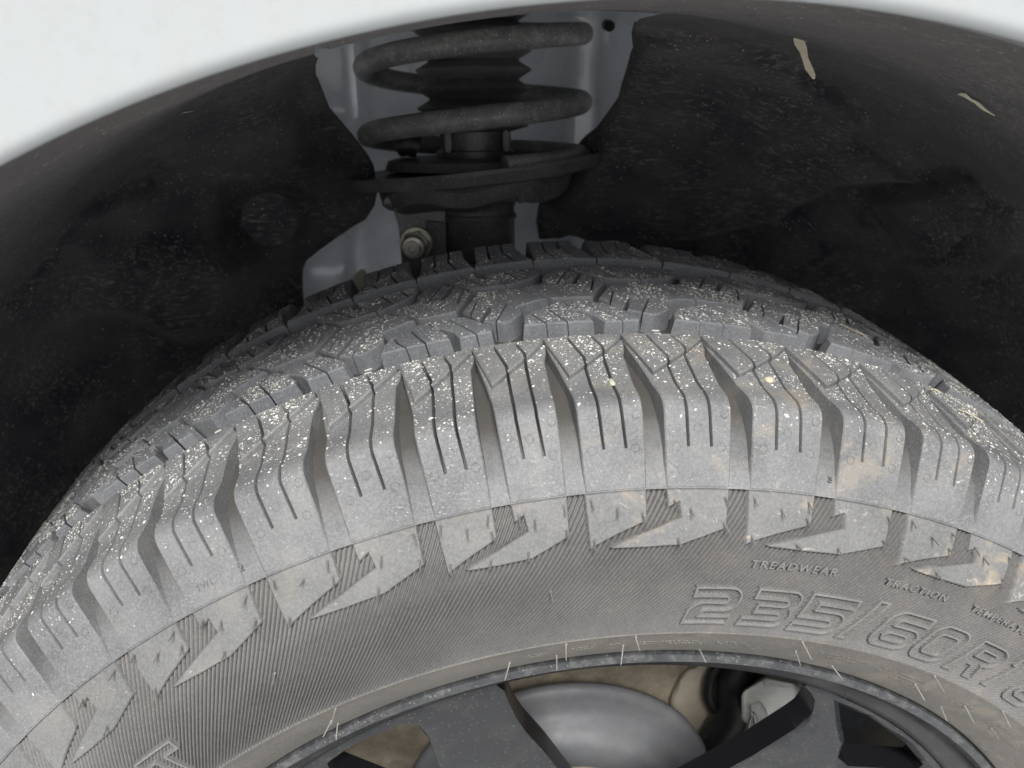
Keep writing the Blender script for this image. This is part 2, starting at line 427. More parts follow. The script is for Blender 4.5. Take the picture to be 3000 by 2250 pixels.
# ---- shoulder lugs (body + raised cap + sipes), outboard and mirrored inboard
sip1 = [(.237,75.4),(.38,57.4),(.376,50),(.368,361.5),(.388,348.3)]
sip2 = [(.547,75.4),(.652,65.7),(.64,58),(.628,361.5),(.655,348.3)]
def lug_items(far, j):
    x = lambda: j*random.uniform(-1, 1)
    a = [(-.03,75.5), ('s',1.0,[(q[0],q[1]) for q in sip1]), ('s',1.0,[(q[0],q[1]) for q in sip2]), (.98,75.5), (.955,69), (.905,63+x()), (.895,53),(.882,36),
         (.875,361.7),(.885,350),(.882,334.8),(.12,334.8),(.122,348),(.118,361.7),(.115,30),(.105,40+x()),(.07,50),(.0,67)]
    c = [(-.045,77),(.93,77),(.935,74.2),('s',1.0,[(.652,62.9),(.650,66),(.556,75.6)]),(.585,60.5),(.40,54.3),('s',1.0,[(.379,53.6),(.38,57.4),(.25,75.6)]),(.325,51.8),(.145,46.5)]
    return a, c
def body_h(v):
    v = np.where(v > STOT/2, STOT-v, v)
    return -0.0025*ss((v-SD-0.004)/0.014)
def in_view(th): 
    th = (th+180) % 360-180
    return -95 < th < 85
def make_lug(k, mir):
    det = in_view(float(TH(k)))
    a, c = lug_items(mir is not None, 1.0)
    if not det: a = [q for q in a if q[0] != 's']; c = [q for q in c if q[0] != 's']
    bm = bmesh.new()
    pts, fl = expand(a, k, mir); extrude_bm(bm, pts, fl, 0, -0.0115, 0.0005, 0.0005)
    cut_grid(bm, 0.0105 if det else 0.02, 0.014, (SS[19], SD, SS[21], SS[22], STOT-SS[19], STOT-SS[21], STOT-SS[22], SD+0.0065, SD+0.010, STOT-SD, STOT-SD-0.004, STOT-SD-0.010))
    # the groove gets shallow on the buttress: let the skirt follow the carcass
    for v in bm.verts:
        if v.co.z < -0.005:
            s = v.co.y if v.co.y < STOT/2 else STOT-v.co.y
            v.co.z = float(np.interp(s, [s_r(.335), s_r(.339), s_r(.350), SD, SD+.02], [-.0014,-.0030,-.0095,-.0125,-.0110]))
    if det: collect(bm, 0, 'b')
    map_bm(bm, body_h)
    bm2 = bmesh.new(); pts, fl = expand(c, k, mir); extrude_bm(bm2, pts, fl, 0, -0.0100, 0.0007, 0.0002)
    cut_grid(bm2, 0.0105 if det else 0.02, 0.014)
    for v in bm2.verts:        # only the inner and left walls of the cap reach down to the groove
        pass
    if det: collect(bm2, 0)
    map_bm(bm2)
    me = bpy.data.meshes.new('shoulder_lug'); bm2.to_mesh(me); bm2.free(); bm.from_mesh(me); bpy.data.meshes.remove(me)
    bmesh.ops.recalc_face_normals(bm, faces=bm.faces[:])
    o = from_bm('shoulder_lug', bm, RB_SHOULDER if mir is None else RB_TREAD, tyre)
    return o
for k in range(PHI0, PHI0+NL):
    make_lug(k, None)
    make_lug(k, 1.15)      # lug mirrored through the tyre centre line: spans k+.15 .. k+1.15

# ---- middle rows and centre blocks
M_IT = [(-.26,91),('s',0.7,[(.06,90.3),(-.03,95.7),(-.10,102)]),('s',0.7,[(.34,89.8),(.22,98.7),(.12,107)]),(.68,89.5),(.67,93),(.60,97.8),(.48,101.5),(.54,102.3),(.73,96),(.82,88.4),
        ('s',0.7,[(1.06,88.9),(.86,99.9),(.68,109)]),(1.27,89.3),(1.30,92),(1.24,96.8),(.93,109),(.74,110.8),('s',0.6,[(.36,111.2),(.45,105.5)]),(.27,111.2),(-.09,104.5),(-.22,99)]
O_IT = [(-1.10,115),('s',0.7,[(-.985,108.6),(-.84,126)]),(-.88,102.2),('s',1.9,[(-.835,100.9),(-.64,117)]),('s',0.7,[(-.635,97.6),(-.39,117)]),(-.50,95.2),(-.41,97),(-.24,103.3),(-.22,108),(-.27,112),(.11,117),
        ('s',2.0,[(.215,116.9),(.03,124.3)]),(.32,116.6),(.82,116.3)]
def mirr(items):
    out = []
    for it in items:
        if it[0] == 's': out.append(('s', it[1], [(-a, 251-b) for a, b in it[2]]))
        else: out.append((-it[0], 251-it[1]))
    return out
def wob(items, j=0.012, jy=0.5):
    out = []
    for it in items:
        if it[0] == 's':
            p0 = it[2][0]; out.append(('s', it[1], [p0]+[(a+random.uniform(-j, j), b+random.uniform(-jy, jy)) for a, b in it[2][1:]]))
        else: out.append((it[0]+random.uniform(-j, j)*.5, it[1]+random.uniform(-jy, jy)*.5))
    return out
def tread_block(name, items, base, hoff=0.0):
    det = in_view(float(TH(base)))
    if not det: items = [q for q in items if q[0] != 's']
    pts, fl = expand(items, base, None)
    bm = bmesh.new(); extrude_bm(bm, pts, fl, 0, -0.0102, 0.0006, 0.0011)
    cut_grid(bm, 0.0105 if det else 0.02, 0.015)
    if det: collect(bm, 0)
    map_bm(bm); bmesh.ops.recalc_face_normals(bm, faces=bm.faces[:])
    return from_bm(name, bm, RB_TREAD, tyre)
for k in range(-7, -7+NL, 2):
    tread_block('intermediate_block', wob(M_IT), k)
    tread_block('intermediate_block', wob(mirr(M_IT)), k)
    tread_block('centre_block', wob(O_IT)+wob(mirr(O_IT)), k)
# bars low in the cross grooves, white to paint the glints on them
bar_me = None
def box_me(name, sx, sy, sz, mat, bev=0.0):
    bm = bmesh.new(); bmesh.ops.create_cube(bm, size=1); bmesh.ops.scale(bm, vec=(sx, sy, sz), verts=bm.verts)
    if bev: bmesh.ops.bevel(bm, geom=bm.edges[:], offset=bev, segments=2, affect='EDGES')
    me = bpy.data.meshes.new(name); bm.to_mesh(me); bm.free(); finish(me, mat); return me
bar_me = box_me('glint_bar', .0034, .0006, .0008, GLINT_WHITE, .0002)
for k in (-7,-5,-1,1):
    for dy in (0, 3.0):
        o = link('glint_bar', bar_me, tyre); o.matrix_local = frame(float(TH(k+1.52)), float(s_y((88.5+dy)/1000)), -0.0060)

# ---- raised lugs on the sidewall, alternating two shapes
def axial(th, s, h=0.0):
    c = P(th, s, h); return Matrix.Translation(Vector(c)) @ Matrix.Rotation(R(90), 4, 'X')
def sw_block(items, base):
    pts, fl = expand(items, base, None)
    bm = bmesh.new(); extrude_bm(bm, pts, fl, -0.0001, -0.0040, 0.00045, 0.0005)
    cut_grid(bm, 0.012, 0.009); map_bm(bm); bmesh.ops.recalc_face_normals(bm, faces=bm.faces[:])
    return from_bm('sidewall_lug', bm, RB_LUG, tyre)
A_SW = [(.11,334.45),(.88,334.45),(.87,325.2),(.82,324.2),(.5,320.9),(.20,317.5),(.12,316.1)]
B_SW = [(.125,334.45),(.885,334.45),(.86,321.8),(.6,318.9),(.30,315.9),(-.16,315.5),(-.58,315.9),(-.63,316.4),(-.16,320.6),(.30,325.3),(.275,330.5),(.14,328.7)]
def cyl(name, r1, r2, h, mat, seg=10, tip=True, bend=0.0):
    vs, fs = [], []
    zs = [(0, r1*1.9), (h*.08, r1*1.25), (h*.2, r1), (h*.9, r2), (h, r2*.5)]
    for z, r in zs:
        for i in range(seg):
            a = 2*math.pi*i/seg; vs.append((r*math.cos(a)+bend*(z/h)**2, r*math.sin(a), z))
    for k in range(len(zs)-1):
        for i in range(seg): fs.append((k*seg+i, k*seg+(i+1)%seg, (k+1)*seg+(i+1)%seg, (k+1)*seg+i))
    fs.append(tuple((len(zs)-1)*seg+i for i in range(seg)))
    me = bpy.data.meshes.new(name); me.from_pydata(vs, [], fs); me.update(); finish(me, mat, 50); return me
spew_me = cyl('vent_spew', .00036, .00030, .0054, RB_SPEW_D, 8)
stub_me = cyl('vent_spew', .0005, .00045, .0006, RB_SPEW, 8)
ring_v, ring_f = [], []
for i in range(20):
    a = 2*math.pi*i/20
    for rr, z in ((.00135,-.0003),(.00150,.00022),(.00168,.00022),(.00185,-.0003)): ring_v.append((rr*math.cos(a), rr*math.sin(a), z))
for i in range(20):
    for q in range(3): ring_f.append((i*4+q, ((i+1)%20)*4+q, ((i+1)%20)*4+q+1, i*4+q+1))
ring_me = bpy.data.meshes.new('vent_ring'); ring_me.from_pydata(ring_v, [], ring_f); ring_me.update(); finish(ring_me, RB_SHOULDER, 20)
SA = [(.18,332.4),(.50,329.3),(.81,332.3),(.81,327),(.18,319.6)]
SB = [(.21,330.7),(.41,328.3),(.83,331.9),(.82,323.7),(.26,318.2),(-.27,317.7)]
for k in range(PHI0, PHI0+NL):
    odd = k % 2 == 1
    sw_block(A_SW if odd else B_SW, k)
    if not in_view(float(TH(k)))or k > 12: continue
    for q, (a, r) in enumerate(SA if odd else SB):
        me = stub_me if (random.random() < .1 or (not odd and q == 5 and random.random() < .6)) else spew_me
        o = link('vent_spew', me, tyre)
        o.matrix_local = axial(float(TH(k+a)), float(s_r(r/1000)), -0.0002) @ Matrix.Rotation(random.uniform(-.22,.22), 4, 'X') @ Matrix.Rotation(random.uniform(-.22,.22), 4, 'Y')
    if -60 < float(TH(k)) < 50:
        for a, r in ((.25,348.2),(.5,354.2),(.77,348.2),(.80,358.9)):
            o = link('vent_ring', ring_me, tyre); o.matrix_local = frame(float(TH(k+a)), float(s_r(r/1000)), 0.0)
# long bead whiskers
whisk = [cyl('vent_whisker', .00028, .00024, L, RB_SPEW, 8, bend=bd) for L, bd in ((.0085,.001),(.0075,-.0012),(.0095,.0005))]
for i, (t, r) in enumerate([(-5.5,271.4),(.3,271.9),(-.39,262.6),(-6.3,258.5),(7.5,252.6),(15.1,271.9),(15.9,262.3),(21.7,253.2),(29.2,272.5),(29.7,262),(36.2,254.5),(36.4,263.5),(38.8,272.8),(41.9,261.4),(-25.5,271.6),(-27.3,261.9),(-27.8,254.2),(-10.5,260.9)]):
    o = link('vent_whisker', whisk[i % 3], tyre)
    o.matrix_local = axial(t, float(s_r(r/1000)), 0.0) @ Matrix.Rotation(random.uniform(-.2,.2), 4, 'X') @ Matrix.Rotation(-.14+random.uniform(-.2,.2), 4, 'Y') @ Matrix.Rotation(random.uniform(0,6.28), 4, 'Z')
for t, r in ((-27.0,301.9),(-6.35,301.5)):
    o = link('vent_spew', spew_me, tyre); o.matrix_local = axial(t, float(s_r(r/1000)), -0.0008)

# ---- lettering: text mapped on to the sidewall
def sidewall_text(txt, th0, th1, rbase, height, hb, name, mat, thick=.0005, slant=0.0, offset=0.0):
    cu_ = bpy.data.curves.new(name, 'FONT'); cu_.body = txt; cu_.size = 1.0; cu_.extrude = 0.5; cu_.shear = slant; cu_.offset = offset
    cu_.space_character = 1.25; cu_.resolution_u = 3
    o = bpy.data.objects.new(name, cu_); COL.objects.link(o)
    dg = bpy.context.evaluated_depsgraph_get(); me = bpy.data.meshes.new_from_object(o.evaluated_get(dg))
    bpy.data.objects.remove(o); bpy.data.curves.remove(cu_)
    bm = bmesh.new(); bm.from_mesh(me)
    co = np.array([v.co[:] for v in bm.verts]); x0, x1 = co[:,0].min(), co[:,0].max(); y0, y1 = co[:,1].min(), co[:,1].max()
    th = th0+(co[:,0]-x0)/(x1-x0)*(th1-th0); r = rbase+(co[:,1]-y0)/(y1-y0)*height
    q = P(th, s_r(r/1000.), hb+(co[:,2]+.5)*thick)
    for v, c in zip(bm.verts, q): v.co = c
    bm.to_mesh(me); bm.free(); me.name = name; me.materials.clear(); me.materials.append(mat)
    return link(name, me, tyre)
sidewall_text('TREADWEAR', 8.05, 14.6, 307.3, 3.2, -.0016, 'lettering', RB_LETTER, .0009, .25, .004)
sidewall_text('TRACTION', 18.7, 24.35, 307.6, 3.0, -.0016, 'lettering', RB_LETTER, .0009, .25, .004)
sidewall_text('TEMPERATURE', 26.8, 34.2, 307.6, 3.0, -.0016, 'lettering', RB_LETTER, .0009, .25, .004)
sidewall_text('TWI', -28.85, -27.7, 339.8, 2.0, -.0002, 'lettering', RB_SHOULDER, .00065)
sidewall_text('2', -25.75, -25.4, 339.7, 2.0, -.0004, 'lettering', RB_SHOULDER, .0008)
sidewall_text('3', 12.68, 13.0, 339.9, 1.9, -.0004, 'lettering', RB_FLOOR, .0008)

# big outlined glyphs, drawn in a unit box (x right, y up)
def arc(cx, cy, r, a0, a1, n=6):
    return [(cx+r*math.cos(R(a0+(a1-a0)*i/n)), cy+r*math.sin(R(a0+(a1-a0)*i/n))) for i in range(n+1)]
T = .21
G = {}
G['2'] = ([(.02,1),]+[(.72,1)]+arc(.76,.74,.26,90,0)[1:]+arc(.76,.66,.26,0,-90)+[(.40,.40)]+arc(.40,.30,.10,90,170,3)+[(.27,T),(1.0,T),(1.0,0),(.0,0),(.0,.26)]+arc(.30,.32,.30,180,95)+[(.68,.61)]+arc(.70,.70,.09,-90,90)+[(.02,1-T)], [])
G['3'] = ([(.02,1),(.74,1)]+arc(.77,.77,.23,90,0)[1:]+[(1.0,.66),(.93,.50),(1.0,.36)]+arc(.77,.23,.23,0,-90)+[(.0,0),(.0,T),(.70,T)]+arc(.70,.31,.09,-90,90)+[(.18,.40),(.18,.60),(.70,.60)]+arc(.70,.69,.09,-90,90)+[(.02,1-T)], [])
G['5'] = ([(.0,1),(1.0,1),(1.0,1-T),(.24,1-T),(.24,.62),(.72,.62)]+arc(.74,.36,.26,90,0)+arc(.74,.26,.26,0,-90)+[(.0,0),(.0,T),(.68,T)]+arc(.68,.31,.10,-90,90)+[(.0,.41)], [])
G['/'] = ([(.62,1),(1.0,1),(.38,0),(.0,0)], [])
G['6'] = ([(.95,1),(.32,1)]+arc(.30,.70,.30,90,180)+arc(.30,.30,.30,180,270)+arc(.72,.28,.28,-90,0)+arc(.72,.34,.28,0,90)+[(.24,.62),(.24,.68)]+arc(.36,.68,.12,180,90,3)+[(.95,1-T)],
          [[(.30,.20),(.68,.20)]+arc(.68,.31,.11,-90,90)[1:-1]+[(.68,.42),(.30,.42)]+arc(.30,.31,.08,90,270,4)[1:-1]])
G['0'] = (arc(.30,.70,.30,90,180)+arc(.30,.30,.30,180,270)+arc(.70,.30,.30,-90,0)+arc(.70,.70,.30,0,90),
          [arc(.34,.66,.13,90,180,4)+arc(.34,.34,.13,180,270,4)+arc(.66,.34,.13,-90,0,4)+arc(.66,.66,.13,0,90,4)])
G['R'] = ([(.05,1),(.72,1)]+arc(.72,.70,.28,90,-90,8)[1:]+[(.70,.40),(.92,0),(.66,0),(.46,.36),(.27,.36),(.22,0),(.0,0)],
          [[(.27,.80),(.66,.80)]+arc(.66,.70,.10,90,-90,4)[1:-1]+[(.66,.60),(.27,.60)]])
G['1'] = ([(.35,1),(1.0,1),(.75,0),(.35,0),(.52,.78),(.30,.78)], [])
G['8'] = (arc(.27,.76,.24,90,215)+arc(.27,.26,.27,140,270)+arc(.73,.26,.27,-90,40)+arc(.73,.76,.24,-35,90),
          [[(.30,.79),(.70,.79)]+arc(.70,.70,.09,90,-90,3)[1:-1]+[(.70,.61),(.30,.61)]+arc(.30,.70,.09,270,90,3)[1:-1],
           [(.30,.41),(.70,.41)]+arc(.70,.31,.10,90,-90,3)[1:-1]+[(.70,.20),(.30,.20)]+arc(.30,.31,.10,270,90,3)[1:-1]])
G['T'] = ([(.0,1),(1.0,1),(1.0,.76),(.62,.76),(.66,0),(.40,0),(.36,.76),(.0,.76)], [])
def glyph(chh, thL, thR, r0, r1, slant):
    """left/right theta at mid height"""
    outer, holes = G[chh]
    HB = -.0016
    def mp(q):
        x, y = q; r = r0+(r1-r0)*y
        return (thL+(thR-thL)*x+slant*(y-.5), r)
    loops = [[mp(q) for q in outer]]+[[mp(q) for q in h] for h in holes]
    uv = [[(math.radians(t)*RU, float(s_r(r/1000))) for t, r in L] for L in loops]
    # drop duplicate points
    uv = [[p for i, p in enumerate(L) if (Vector(p)-Vector(L[i-1])).length > 2e-4] for L in uv]
    bm = bmesh.new()
    vs = [[bm.verts.new((p[0], p[1], HB-.0002)) for p in L] for L in uv]
    for t in geometry.tessellate_polygon([[v.co for v in L] for L in vs]):
        allv = [v for L in vs for v in L]
        try: bm.faces.new([allv[i] for i in t])
        except ValueError: pass
    for L in uv:      # raised rim round each loop
        n = len(L); A_ = sum(L[i][0]*L[(i+1)%n][1]-L[(i+1)%n][0]*L[i][1] for i in range(n))
        rings = []
        for d, z in ((-.00085,-.0040),(-.00055,.0003),(.00030,.0004),(.00085,HB-.0002)):
            q = poly_offset(L, [d]*n); rings.append([bm.verts.new((x, y, z)) for x, y in q])
        for a, b in zip(rings, rings[1:]):
            for i in range(n): bm.faces.new((a[i], a[(i+1)%n], b[(i+1)%n], b[i]))
    cut_grid(bm, .006, .005); map_bm(bm); bmesh.ops.recalc_face_normals(bm, faces=bm.faces[:])
    o = from_bm('raised_numeral' if chh not in 'RT/' else 'raised_letter', bm, RB_LETTER, tyre, 40)
    return o
for chh, a, b, r0, r1, sl_ in (('2',4.0,7.6,280.2,298.7,.5),('3',8.7,12.4,279.7,298.7,.7),('5',13.1,17.0,279.0,298.9,.7),('/',17.55,19.6,279.0,300.6,.35),('6',20.3,24.1,279.5,298.9,.8),
        ('0',24.7,28.1,278.8,298.7,.8),('R',29.1,32.7,279.3,298.5,.8),('1',33.3,35.0,280,299,.8),('8',36.4,39.8,279.3,298.5,.8),('T',-40.75,-37.1,281,299.3,0.0)):
    glyph(chh, a, b, r0, r1, sl_)
# worn small print on the bead ring: unreadable dashes
bm = bmesh.new()
for t0, t1, r in ((-9,-6.9,264.6),(-8.7,-7.3,262.4),(-5,-2.9,264.8),(-4.6,-3.2,262.6),(-1.7,-.7,264.6),(1.3,6.9,264.4),(1.3,6.5,261.9),(7.6,11,264.2),(8.2,11,261.9),(17.6,19.8,264.8),(20.3,23.7,265.0),(19.2,22.5,262.2),(24.6,31.2,265.2),(24.3,30,262.4),(27,31,259.8),(34.2,37.2,264.6),(34.6,36.6,262),(40.2,43.5,262.5),(41,44,265.5),(44,47,262)):
    t = t0
    while t < t1:
        wd = random.uniform(.10,.28); hh = random.uniform(.5, .7)
        if random.random() < .82:
            q = P(np.array([t,t+wd,t+wd,t,t,t+wd,t+wd,t]), s_r(np.array([r-hh,r-hh,r+hh,r+hh]*2)/1000), np.array([-.0002]*4+[.00025]*4))
            v = [bm.verts.new(c) for c in q]
            for f in ((4,5,6,7),(0,1,5,4),(1,2,6,5),(2,3,7,6),(3,0,4,7)): bm.faces.new([v[i] for i in f])
        t += wd+random.uniform(.05,.14)
bmesh.ops.recalc_face_normals(bm, faces=bm.faces[:])
mp_ = from_bm('small_print', bm, RB_BEAD, tyre, 20); mp_['kind'] = 'stuff'

# ---- grit lying on the tread
from mathutils import noise as nz_
def noise_(q): return nz_.noise(q)
bm = None
ar = np.array([t[0] for t in tops]); wts = ar.copy()
for i, (a_, a, b, c, hf) in enumerate(tops):
    s = (a.y+b.y+c.y)/3; s = s if s < STOT/2 else STOT-s
    wts[i] *= float(np.interp(s, [s_r(.335), s_r(.350), SD, SD+.02, SD+.05], [0.0,0.012,0.28,0.8,1.6]))
    th = math.degrees((a.x+b.x+c.x)/3/RU)
    if th > 180: th -= 360
    if not -75 < th < 62: wts[i] = 0
    q_ = Vector(((a.x+b.x+c.x)/3*55, (a.y+b.y+c.y)/3*55, 2.2)); wts[i] *= max(.12, .55+1.5*noise_(q_))
NG = 56000
pick = rng.choice(len(tops), NG, p=wts/wts.sum())
oct_v = np.array([(1,0,0),(0,1,0),(-1,0,0),(0,-1,0),(0,0,1),(0,0,-.4)], float)
oct_f = [(0,1,4),(1,2,4),(2,3,4),(3,0,4),(1,0,5),(2,1,5),(3,2,5),(0,3,5)]
GV, GF = [], []
u_ = rng.random((NG,2)); k_ = u_.sum(1) > 1; u_[k_] = 1-u_[k_]
sz = np.clip(rng.lognormal(math.log(.00019), .5, NG), .00010, .0007)
for i in range(NG):
    _, a, b, c, hf = tops[pick[i]]
    p = a+(b-a)*u_[i,0]+(c-a)*u_[i,1]
    # clusters follow a slow pattern
    h0 = float(body_h(np.array([p.y]))[0]) if hf == 'b' else 0.0
    ang = rng.random()*6.28; ca, sa = math.cos(ang), math.sin(ang); el = 1+rng.random()*.8
    lv = oct_v*[sz[i]*el, sz[i], sz[i]*.7]*(1+rng.normal(0,.15,(6,3)))
    U = p.x+lv[:,0]*ca-lv[:,1]*sa; Vv = p.y+lv[:,0]*sa+lv[:,1]*ca
    GV.append(P(np.degrees(U/RU), Vv, h0+lv[:,2]+sz[i]*.2)); n0 = i*6
    GF += [(n0+x, n0+y, n0+z) for x, y, z in oct_f]
g = pydata('grit', np.concatenate(GV), GF, GRIT, None, smooth=False)
tag(g, 'pale sand and grit scattered over the tread blocks', 'grit', kind='stuff')

# ------------------------------------------------------------------ rim
def lathe(name, prof, mat, parent, seg=192, sharp=30, mats_at=None, center=(0,0), axis='y'):
    vs, fs = [], []
    n = len(prof)
    for i in range(seg):
        a = 2*math.pi*i/seg
        for (r, y) in prof: vs.append((center[0]+r*math.sin(a), y, center[1]+r*math.cos(a)))
    for i in range(seg):
        for j in range(n-1): fs.append((i*n+j, i*n+j+1, ((i+1)%seg)*n+j+1, ((i+1)%seg)*n+j))
    o = pydata(name, vs, fs, mat, parent, sharp)
    if mats_at:
        o.data.materials.append(mats_at[0])
        idx = np.array([1 if mats_at[1](j) else 0 for i in range(seg) for j in range(n-1)], dtype=np.int32)
        o.data.polygons.foreach_set('material_index', idx)
    return o
rim_prof = [(.2405,.030),(.2455,.0215),(.2468,.0185),(.2462,.0163),(.2445,.0155),(.2425,.0160),(.2412,.0180),(.2402,.0205),(.2385,.0235),(.2345,.0262),(.2290,.0290),(.2262,.0305),(.2245,.0335),(.2235,.045),(.2190,.075),(.2150,.110),(.2150,.190),(.2230,.215),(.240,.222)]
rim = lathe('rim', rim_prof, RIMBLK, wheel, 240, 40, (RIMLIP, lambda j: 0 < j < 7))
rim['label'] = 'satin black alloy rim with scuffed lip'
def rim_face_y(r): return .0308+max(0, .222-r)*.10
def rim_poly(name, outer, holes, depth, draft, mat, par, bev=.0010, hbev=.0010):
    def cv(L): return [(r*math.sin(R(t)), r*math.cos(R(t))) for t, r in L]
    bm = bmesh.new()
    loops = [cv(outer)]+[cv(h) for h in holes]
    rings_top = []
    for L in loops:
        n = len(L)
        hb = hbev if L is not loops[0] else bev
        inner = poly_offset(L, [bev]*n) if L is loops[0] else poly_offset(L, [-hb]*n)
        back = poly_offset(L, [-draft]*n) if L is loops[0] else poly_offset(L, [draft]*n)
        a = [bm.verts.new((x, z, 1)) for x, z in inner]; b = [bm.verts.new((x, z, 2)) for x, z in L]; c = [bm.verts.new((x, z, 3)) for x, z in back]
        for u, v in ((a, b), (b, c)):
            for i in range(n): bm.faces.new((u[i], u[(i+1)%n], v[(i+1)%n], v[i]))
        rings_top.append(a)
    allv = [v for L in rings_top for v in L]
    for t in geometry.tessellate_polygon([[v.co for v in L] for L in rings_top]):
        try: bm.faces.new([allv[i] for i in t])
        except ValueError: pass
    cut_grid(bm, .012, .012)
    bm.faces.ensure_lookup_table()
    wall = [max(v.co.z for v in f.verts) > 1.999 and min(v.co.z for v in f.verts) > 1.0001 or max(v.co.z for v in f.verts) > 2.01 for f in bm.faces]
    for v in bm.verts:
        x, z, k = v.co; r = math.hypot(x, z); f = rim_face_y(r)
        drop = max(bev, hbev if max(abs(r-.21), 0) < .02 and hbev > .002 and abs((math.degrees(math.atan2(x, z))-42)) < 12.5 else bev)
        y = f+(k-1)*drop*.8 if k <= 2 else f+drop*.8+(k-2)*depth
        v.co = (x, y, z)
    bmesh.ops.recalc_face_normals(bm, faces=bm.faces[:])
    for f, wl in zip(bm.faces, wall): f.material_index = 1 if wl else 0
    return from_bm(name, bm, [mat, RIMCHAM], par, 40)
def dens(L, stepdeg=2.0):
    out = []
    for (t0, r0), (t1, r1) in zip(L, L[1:]):
        n = max(1, int(abs(t1-t0)/stepdeg))
        for i in range(n): out.append((t0+(t1-t0)*i/n, r0+(r1-r0)*i/n))
    out.append(L[-1]); return out
right = [(17.0,.2240),(17.6,.2200),(17.6,.2120),(17.9,.200),(18.6,.188),(21.0,.166),(25.0,.135),(31,.103),(35.9,.086)]
for i in range(5):
    c = -30+72*i
    top_ = dens([(-16.9,.2262),(16.9,.2262)])
    left = [(-17.0,.2240),(-15.6,.2215),(-14.2,.2180),(-12.9,.2110),(-12.4,.204),(-12.7,.197),(-14.6,.171),(-19,.142),(-28,.108),(-35.9,.086)]
    o_ = top_+right+[(35.9,.05)]+[(x, .05) for x in (24,12,0,-12,-24,-35.9)]+left[::-1]
    if i == 1: hole = [(-10.5,.2200),(-5,.2212),(3,.2205),(9,.2190),(9.6,.214),(7.5,.207),(4.5,.198),(1.5,.190),(-1.5,.191),(-4,.202),(-8,.2120)]
    else: hole = [(-6.0,.2195),(-3,.2208),(0,.2210),(4.6,.2202),(6.3,.2150),(6.2,.204),(5.0,.188),(3.0,.165),(0.5,.150),(-2.0,.150),(-4.0,.165),(-5.6,.188),(-6.6,.204),(-6.9,.2140)]
    rim_poly('spoke', [(t+c, r) for t, r in o_], [[(t+c, r) for t, r in hole]], .014, .0006, RIMBLK, wheel, hbev=.003 if i == 1 else .001)
lathe('hub_cap', [(.0,.040),(.040,.040),(.049,.043),(.0505,.050),(.0505,.075)], RIMBLK, wheel, 64)

# ------------------------------------------------------------------ brake and hub parts behind the wheel
disc = tag(empty('brake_disc', (0,0.112,0)), 'smooth grey coated brake disc seen between the spokes', 'brake disc')
d1 = lathe('disc_hat', [(.058,.001),(.060,.0),(.074,.0005),(.079,.0025),(.083,.0085),(.0865,.0145),(.091,.0168),(.0985,.0178),(.1022,.0188),(.1040,.0205),(.1047,.0230),(.1040,.0260),(.098,.028),(.06,.030)], DISC, disc, 128, 60)
d2 = lathe('hub_flange', [(.0,.004),(.050,.004),(.056,.006),(.0575,.016)], SHIELD, disc, 64)
shield = tag(lathe('dust_shield', [(.060,.166),(.150,.168),(.1850,.166),(.196,.162),(.205,.165)], SHIELD, None, 128), 'brown dusty splash shield behind the brake disc', 'dust shield')
def hull_block(name, pts, mat, parent, bev=.002):
    bm = bmesh.new()
    for p in pts: bm.verts.new(p)
    bmesh.ops.convex_hull(bm, input=bm.verts[:])
    bmesh.ops.dissolve_limit(bm, angle_limit=R(2), verts=bm.verts[:], edges=bm.edges[:])
    if bev: bmesh.ops.bevel(bm, geom=bm.edges[:], offset=bev, segments=3, affect='EDGES', profile=.6)
    return from_bm(name, bm, mat, parent, 40)
def camray(px, y):
    """a point of the place lying on the plane y, given where it is seen from the camera (build-time measuring only)"""
    d = rt2*((px[0]-1500)/2487)+up2*(-(px[1]-1125)/2487)+fw
    t = (y-CP[1])/d.y; q = Vector(CP)+d*t; return q
cal = tag(empty('brake_caliper', (0,0.118,0)), 'cast metal brake caliper bracket beside the brake disc', 'brake caliper')
def at(px, y): q = camray(px, y); return (q.x, q.y-.118, q.z)
pf = [(2172,2030),(2240,1988),(2337,2006),(2342,2062),(2325,2090),(2252,2105),(2200,2130),(2172,2110)]
hull_block('caliper_body', [at(p, .112) for p in pf]+[at((p[0]+10, p[1]-14), .160) for p in pf], CALIPER, cal, .003)
pf = [(2196,2062),(2232,2056),(2252,2096),(2252,2140),(2226,2158),(2206,2120)]
hull_block('caliper_arm', [at(p, .104) for p in pf]+[at(p, .118) for p in pf], CALIPER, cal, .002)
pf = [(2240,1985),(2330,2003),(2318,2016),(2236,2006)]
hull_block('caliper_ridge', [at(p, .108) for p in pf]+[at(p, .125) for p in pf], CALIPER, cal, .0015)
